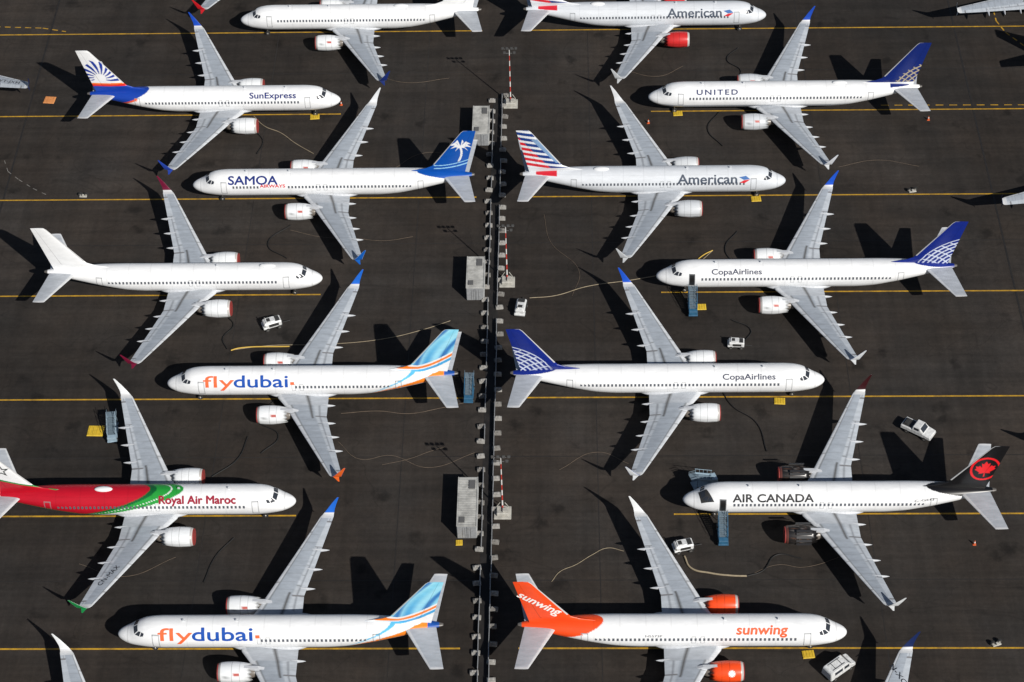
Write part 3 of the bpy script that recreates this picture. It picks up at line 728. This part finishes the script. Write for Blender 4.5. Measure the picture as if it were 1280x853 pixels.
while y>-64:
    for k,x in enumerate((-9.8,-8.5)):
        yy=y+(1.3 if k else 0)+random.uniform(-.18,.18)
        o=new_obj('concrete_block',random.choice(bls),None,(x+(-.35 if k==0 else .35)+random.uniform(-.12,.12),yy,0),(0,0,random.uniform(-.15,.15)))
        o['label']='pale concrete ballast block in a barrier line'; o['category']='concrete block'; o['group']='ballast blocks along the barrier'
        if random.random()<.22: continue
        t=thing('fence_panel','low dark barrier panel with galvanised frame','barrier',(x+random.uniform(-.05,.05),yy-1.3,0),random.uniform(-.02,.02),'barrier panels between aircraft rows')
        new_obj('frame',fr,t); new_obj('screen',sh,t)
    y-=2.6; i+=1

# ------------------------------------------------------------ light masts
M_RED=mat_simple('mast_red',(.45,.04,.03),.5,noise=.15); M_WPT=mat_simple('mast_white',(.68,.67,.65),.5,noise=.15); M_LAMP=mat_simple('lamp_glass',(.5,.52,.55),.2)
M_BOXW=mat_simple('off_white_housing',(.42,.41,.37),.6,noise=.3,nscale=1.5); M_ARM=mat_simple('arm_dark_grey',(.10,.10,.10),.6)
for my in (51.6,12.0,-29.9):
    t=thing('light_mast','red and white striped floodlight mast on a pale base','floodlight',(-7.2,my,0),0,'floodlight masts along the barrier')
    b=BM()
    for k in range(10): b.cyl((0,0,.9+k*1.0),.11-.005*k,1.0,'Z',12,k%2,r2=.105-.005*k)
    new_obj('pole',b.done('pole',[M_RED,M_WPT]),t)
    b=BM().box((0,-.3,.15),(2.2,2.0,.3),None,.05).box((0,-.3,.55),(1.5,1.4,.55),None,.08).box((.3,-.5,.95),(.6,.6,.3),None,.04)
    for sx in(-1,1): b.box((sx*.55,.1,1.3),(.08,.08,1.0),Matrix.Rotation(sx*-.5,4,'Y'),.01)
    new_obj('base',b.done('base',M_BOXW),t)
    b=BM().box((0,0,10.6),(2.2,.08,.08),None,.02).box((0,0,9.8),(1.7,.08,.08),None,.02); new_obj('crossarm',b.done('arm',M_ARM),t)
    for z,xs in((10.75,(-1.0,-.35,.35,1.0)),(9.95,(-.75,.75))):
        for x in xs: new_obj('lamp_head',cached('lh',lambda:BM().box((0,0,0),(.42,.3,.3),Matrix.Rotation(.6,4,'X'),.04,0).box((0,-.12,-.1),(.34,.06,.22),Matrix.Rotation(.6,4,'X'),.01,1).done('lh',[M_DARK,M_ARM])),t,(x,0,z))
# ------------------------------------------------------------ containers
M_CT=mat_simple('container_grey',(.40,.41,.41),.6,noise=.3,nscale=1.2); M_CD=mat_simple('container_door_grey',(.28,.29,.30),.6,noise=.2); M_ROOF=mat_simple('roof_pale',(.43,.43,.41),.65,noise=.4,nscale=1); M_GRL=mat_simple('roof_grille',(.10,.10,.10),.7)
for cy,ln in ((44.8,6.6),(11.4,6.4),(-30.2,8.0)):
    t=thing('shipping_container','grey corrugated equipment container beside the barrier','container',(-11.6,cy,0),0,'equipment containers beside the barrier')
    b=BM().box((0,0,1.25),(2.45,ln-.1,2.3),None,.02)
    n=int(ln/.28)
    for k in range(n):
        yy=-ln/2+.2+k*(ln-.4)/(n-1)
        for sx in(-1,1): b.box((sx*1.24,yy,1.25),(.05,.13,2.1),None,.01)
    new_obj('wall',b.done('cw',M_CT),t)
    b=BM().box((0,0,2.43),(2.5,ln,.06),None,.01)
    for k in range(n):
        yy=-ln/2+.2+k*(ln-.4)/(n-1); b.box((0,yy,2.49),(2.2,.13,.05),None,.01)
    for sx in(-1,1): b.box((sx*1.22,0,2.48),(.1,ln,.1),None,.01)
    rf=new_obj('roof',b.done('cr',M_ROOF),t)
    new_obj('roof_vent',BM().box((.55,ln/2-1.3,2.56),(.8,1.4,.1),None,.02).box((-.6,-ln/2+1.0,2.56),(.7,.9,.1),None,.02).done('rv',M_GRL),rf)
    for sx in(-1,1):
        d=new_obj('door',BM().box((sx*.6,-ln/2-.02,1.25),(1.15,.06,2.2),None,.01).done('d',M_CD),t)
        new_obj('handle',BM().cyl((sx*.2,-ln/2-.08,1.25),.025,2.0,'Z',8).cyl((sx*.5,-ln/2-.08,1.25),.025,2.0,'Z',8).done('h',M_GALV),d)
# ------------------------------------------------------------ ground support equipment
M_WV=mat_simple('vehicle_white',(.66,.67,.67),.4,noise=.25,coat=.3); M_BLU=mat_simple('stair_blue',(.03,.12,.22),.5,noise=.3); M_YEQ=mat_simple('equipment_yellow',(.62,.42,.03),.6,noise=.2); M_ORG=mat_simple('orange_board',(.62,.25,.08),.7,noise=.2)
M_STEP=mat_simple('step_grey',(.14,.19,.23),.6,noise=.2)
wh=BM().cyl((0,0,0),.32,.22,'Y',18,0).cyl((0,0,0),.16,.24,'Y',12,1).done('wheel',[M_TYRE,M_METAL])
def gpu(x,y,rz,label='white ground power unit with tow bar on tarmac',sc=1.0):
    t=thing('ground_power_unit',label,'generator cart',(x,y,0),math.radians(rz),'ground power units')
    t.scale=(sc,sc,sc)
    new_obj('body',BM().box((0,0,.90),(2.5,1.4,1.0),None,.16).box((-.3,0,1.46),(1.3,1.0,.16),None,.06).box((-.95,0,.62),(.9,1.5,.3),None,.05).done('b',M_WV),t)
    new_obj('vent',BM().box((.75,0,1.42),(.6,.95,.06),None,.01).box((1.26,0,.95),(.05,1.05,.65),None,.01).box((0.1,-.715,.98),(1.4,.04,.5),None,.01).box((-.5,0,1.56),(.5,.6,.05),None,.01).done('v',M_DARK),t)
    new_obj('exhaust_pipe',BM().cyl((-.9,.35,1.55),.07,.5,'Z',10).done('e',M_METAL),t)
    new_obj('chassis',BM().box((0,0,.36),(2.7,1.2,.14),None,.02).box((1.9,0,.34),(1.3,.09,.09),Matrix.Rotation(.08,4,'Y'),.01).done('c',M_DARK),t)
    for sx in(-.85,.85):
        for sy in(-.68,.68): new_obj('wheel',wh,t,(sx,sy,.32))
gpu(-39.7,3.3,22); gpu(-5.2,6.0,82,'white service cart parked beside the barrier'); gpu(24.3,-1.0,-4,sc=.85); gpu(15.4,-36.0,14,sc=.95)
def stairs(x,y,rz,h=2.9,mat=None,label='blue passenger boarding stairs on wheels',ws=.85):
    mat=mat or M_BLU
    t=thing('passenger_stairs',label,'boarding stairs',(x,y,0),math.radians(rz),'boarding stairs')
    t.scale=(.85,ws,1)
    new_obj('chassis',BM().box((0,0,.5),(4.0,1.5,.22),None,.04).box((-1.5,0,.9),(.8,1.4,.6),None,.05).done('c',mat),t)
    b=BM(); n=13
    for k in range(n): b.box((-1.4+k*.22,0,.8+k*(h-.9)/n),(.26,1.1,.05),None,0)
    new_obj('step',b.done('s',M_STEP),t)
    b=BM(); a=math.atan2(h-.9,2.86); ln=math.hypot(h-.9,2.86)
    for sy in(-.66,.66):
        b.box((.0,sy,.8+(h-.9)/2+.1),(ln,.06,.35),Matrix.Rotation(-a,4,'Y'),.01).box((.0,sy,.8+(h-.9)/2+.95),(ln,.05,.06),Matrix.Rotation(-a,4,'Y'),.01)
        for k in range(5): b.box((-1.3+k*.65,sy,1.3+k*.65*(h-.9)/2.86),(.04,.04,.9),None,0)
    new_obj('handrail',b.done('r',mat),t)
    b=BM().box((1.85,0,h-.05),(1.1,1.5,.1),None,.02)
    for sy in(-.72,.72): b.box((1.85,sy,h+.45),(1.1,.05,.06),None,.01).box((1.85,sy,h+.15),(1.1,.05,.06),None,.01).box((1.5,sy,h/2),(.09,.09,h-.6),None,.01)
    new_obj('platform',b.done('p',M_STEP),t)
    for sx in(-1.4,1.3):
        for sy in(-.7,.7): new_obj('wheel',wh,t,(sx,sy,.32))
M_SW=mat_simple('stair_pale',(.28,.38,.46),.5,noise=.2)
stairs(18.7,6.1,90,2.65); stairs(20.4,-34.1,90,2.65); stairs(-12.0,-9.9,88,2.4,None,'blue boarding stairs parked beside the barrier'); stairs(-58.9,-16.6,95,2.4,M_SW,'pale blue boarding stairs beside yellow mat')
stairs(18.6,-25.6,200,2.2,M_SW,'pale blue boarding stairs near aircraft nose')
def van(x,y,rz,pick=False,label='white van parked on tarmac'):
    t=thing('parked_van' if not pick else 'pickup_truck',label,'van' if not pick else 'pickup truck',(x,y,0),math.radians(rz))
    t.scale=(.88,.95,1) if pick else (.86,.92,.92)
    prof=[(-2.3,.45),(-2.3,1.75),(-2.1,1.95),(.9,1.95),(1.55,1.25),(2.2,1.05),(2.3,.8),(2.3,.45)] if not pick else [(-2.5,.5),(-2.5,1.1),(-.7,1.1),(-.6,1.7),(.5,1.72),(1.15,1.15),(2.3,1.0),(2.4,.75),(2.4,.5)]
    bm=bmesh.new(); a=[bm.verts.new((px,-.92,pz)) for px,pz in prof]; c=[bm.verts.new((px,.92,pz)) for px,pz in prof]
    for v in a+c:
        if v.co.z>1.3: v.co.y*=.86
    bm.faces.new(a); bm.faces.new(c[::-1]); n=len(prof)
    for i in range(n): bm.faces.new([a[i],c[i],c[(i+1)%n],a[(i+1)%n]])
    bmesh.ops.recalc_face_normals(bm,faces=bm.faces); bmesh.ops.bevel(bm,geom=bm.edges[:],offset=.07,segments=3,affect='EDGES')
    me=bpy.data.meshes.new('body'); bm.to_mesh(me); bm.free(); me.materials.append(M_WV); new_obj('body',me,t)
    if not pick:
        new_obj('windscreen',BM().box((1.24,0,1.62),(.04,1.4,.8),Matrix.Rotation(-.75,4,'Y'),.01).done('w',M_GLASS),t)
        for sy in(-1,1): new_obj('side_window',BM().box((.55,sy*.875,1.5),(.9,.03,.45),Matrix.Rotation(sy*.17,4,'X'),.01).box((-.9,sy*.875,1.5),(1.4,.03,.45),Matrix.Rotation(sy*.17,4,'X'),.01).done('w',M_GLASS),t)
        new_obj('roof_rack',BM().box((-.6,-.5,2.02),(2.2,.05,.05)).box((-.6,.5,2.02),(2.2,.05,.05)).box((-1.2,0,2.04),(.05,1.1,.05)).box((0,0,2.04),(.05,1.1,.05)).done('r',M_DARK),t)
    else:
        new_obj('windscreen',BM().box((.84,0,1.47),(.04,1.35,.72),Matrix.Rotation(-.86,4,'Y'),.01).done('w',M_GLASS),t)
        new_obj('cargo_bed',BM().box((-1.6,0,1.12),(1.5,1.45,.04),None,.0).box((-1.9,0,1.2),(.6,1.0,.2),None,.03).done('b',M_DARK),t)
        for sy in(-1,1): new_obj('side_window',BM().box((0,sy*.85,1.42),(.8,.04,.36),Matrix.Rotation(sy*.17,4,'X'),.01).done('w',M_GLASS),t)
    for sx in(-1.45,1.45):
        for sy in(-.85,.85): new_obj('wheel',wh,t,(sx,sy,.32))
    for sy in(-.65,.65): new_obj('headlight',BM().box((2.3 if not pick else 2.4,sy,.8),(.06,.3,.16),None,.02).done('hl',M_LAMP),t)
van(47.0,-16.9,-35,True,'white pickup truck with dark load bed on tarmac'); van(32.8,-54.2,38)
def board(x,y,w=1.5,l=1.2,mat=None,label='yellow ramp board near an aircraft nose wheel'):
    t=thing('ramp_board',label,'ramp board',(x,y,0),random.uniform(-.1,.1),'ramp boards on the apron')
    b=BM().box((0,0,.08),(w,l,.1),None,.03,0,(.9,.9)); new_obj('plate',b.done('p',mat or M_YEQ),t)
    b=BM()
    for k in range(4): b.box((-w*.35+k*w*.23,0,.15),(.06,l*.8,.04),None,.005)
    new_obj('rib',b.done('r',mat or M_YEQ),t)
for x,y in((-37.5,48.7),(18.6,48.8),(29.2,29.0),(29.4,-11.2),(29.5,-51.9),(19.9,6.6)): board(x,y)
board(-61.4,-15.9,2.2,1.9,None,'yellow board lying beside the stairs'); board(-79.6,53.4,1.8,1.7,M_ORG,'faded orange board lying on tarmac')
board(-12.6,-34.9,.9,.9)
for x,y in((-70.6,30.6),(52.3,30.3),(52.0,-50.6)):
    t=thing('tow_fixture','small dark ground anchor fixture on yellow line','ground fixture',(x,y,0),random.uniform(-.4,.4),'ground fixtures on the lines')
    new_obj('base',BM().box((0,0,.12),(1.1,.35,.2),None,.05).box((0,0,.3),(.3,.3,.4),None,.04).done('b',M_BOXW),t)
    new_obj('wheel',wh,t,(-.45,.25,.3)); new_obj('wheel',wh,t,(.45,.25,.3))
M_CN=mat_simple('cone_orange',(.60,.11,.03),.6)
cn=BM().box((0,0,.03),(.42,.42,.06),None,.01).cyl((0,0,.4),.16,.7,'Z',14,0,r2=.03).done('cone',M_CN)
st_=BM().cyl((0,0,.46),.125,.16,'Z',14,0,r2=.095).done('sleeve',M_WPT)
for x,y in((56.8,46.8),(51.6,-35.4),(-33.6,51.6),(14.0,46.6),(56.2,10)):
    t=thing('traffic_cone','orange traffic cone standing near an aircraft','traffic cone',(x,y,0),0,'traffic cones on the apron')
    new_obj('cone_body',cn,t); new_obj('reflective_sleeve',st_,t)

# ------------------------------------------------------------ light
el=math.radians(36.2); az=math.atan2(.62,-.78)
sd=Vector((math.sin(az)*math.cos(el),math.cos(az)*math.cos(el),math.sin(el)))
L=bpy.data.lights.new('sun','SUN'); L.energy=4.9; L.angle=math.radians(.5); L.color=(1,.96,.90)
so=new_obj('sun',L); so.rotation_euler=sd.to_track_quat('Z','Y').to_euler()
w=bpy.data.worlds.new('World'); scene.world=w; w.use_nodes=True; nt=w.node_tree
sk=nt.nodes.new('ShaderNodeTexSky'); sk.sky_type='NISHITA'; sk.sun_disc=False; sk.sun_elevation=el; sk.sun_rotation=az
nt.links.new(sk.outputs['Color'],nt.nodes['Background'].inputs['Color']); nt.nodes['Background'].inputs['Strength'].default_value=.05
# ------------------------------------------------------------ camera
R=Matrix.Rotation(.0335,4,'Z')@Matrix.Rotation(math.pi/2-math.radians(45.98),4,'X')@Matrix.Rotation(-.030,4,'Z')
cd=bpy.data.cameras.new('camera'); cam=bpy.data.objects.new('camera',cd); COL.objects.link(cam)
cam.matrix_world=Matrix.Translation((0,-190,197))@R; cd.lens=70; cd.sensor_width=36; cd.clip_start=1; cd.clip_end=6000
scene.camera=cam
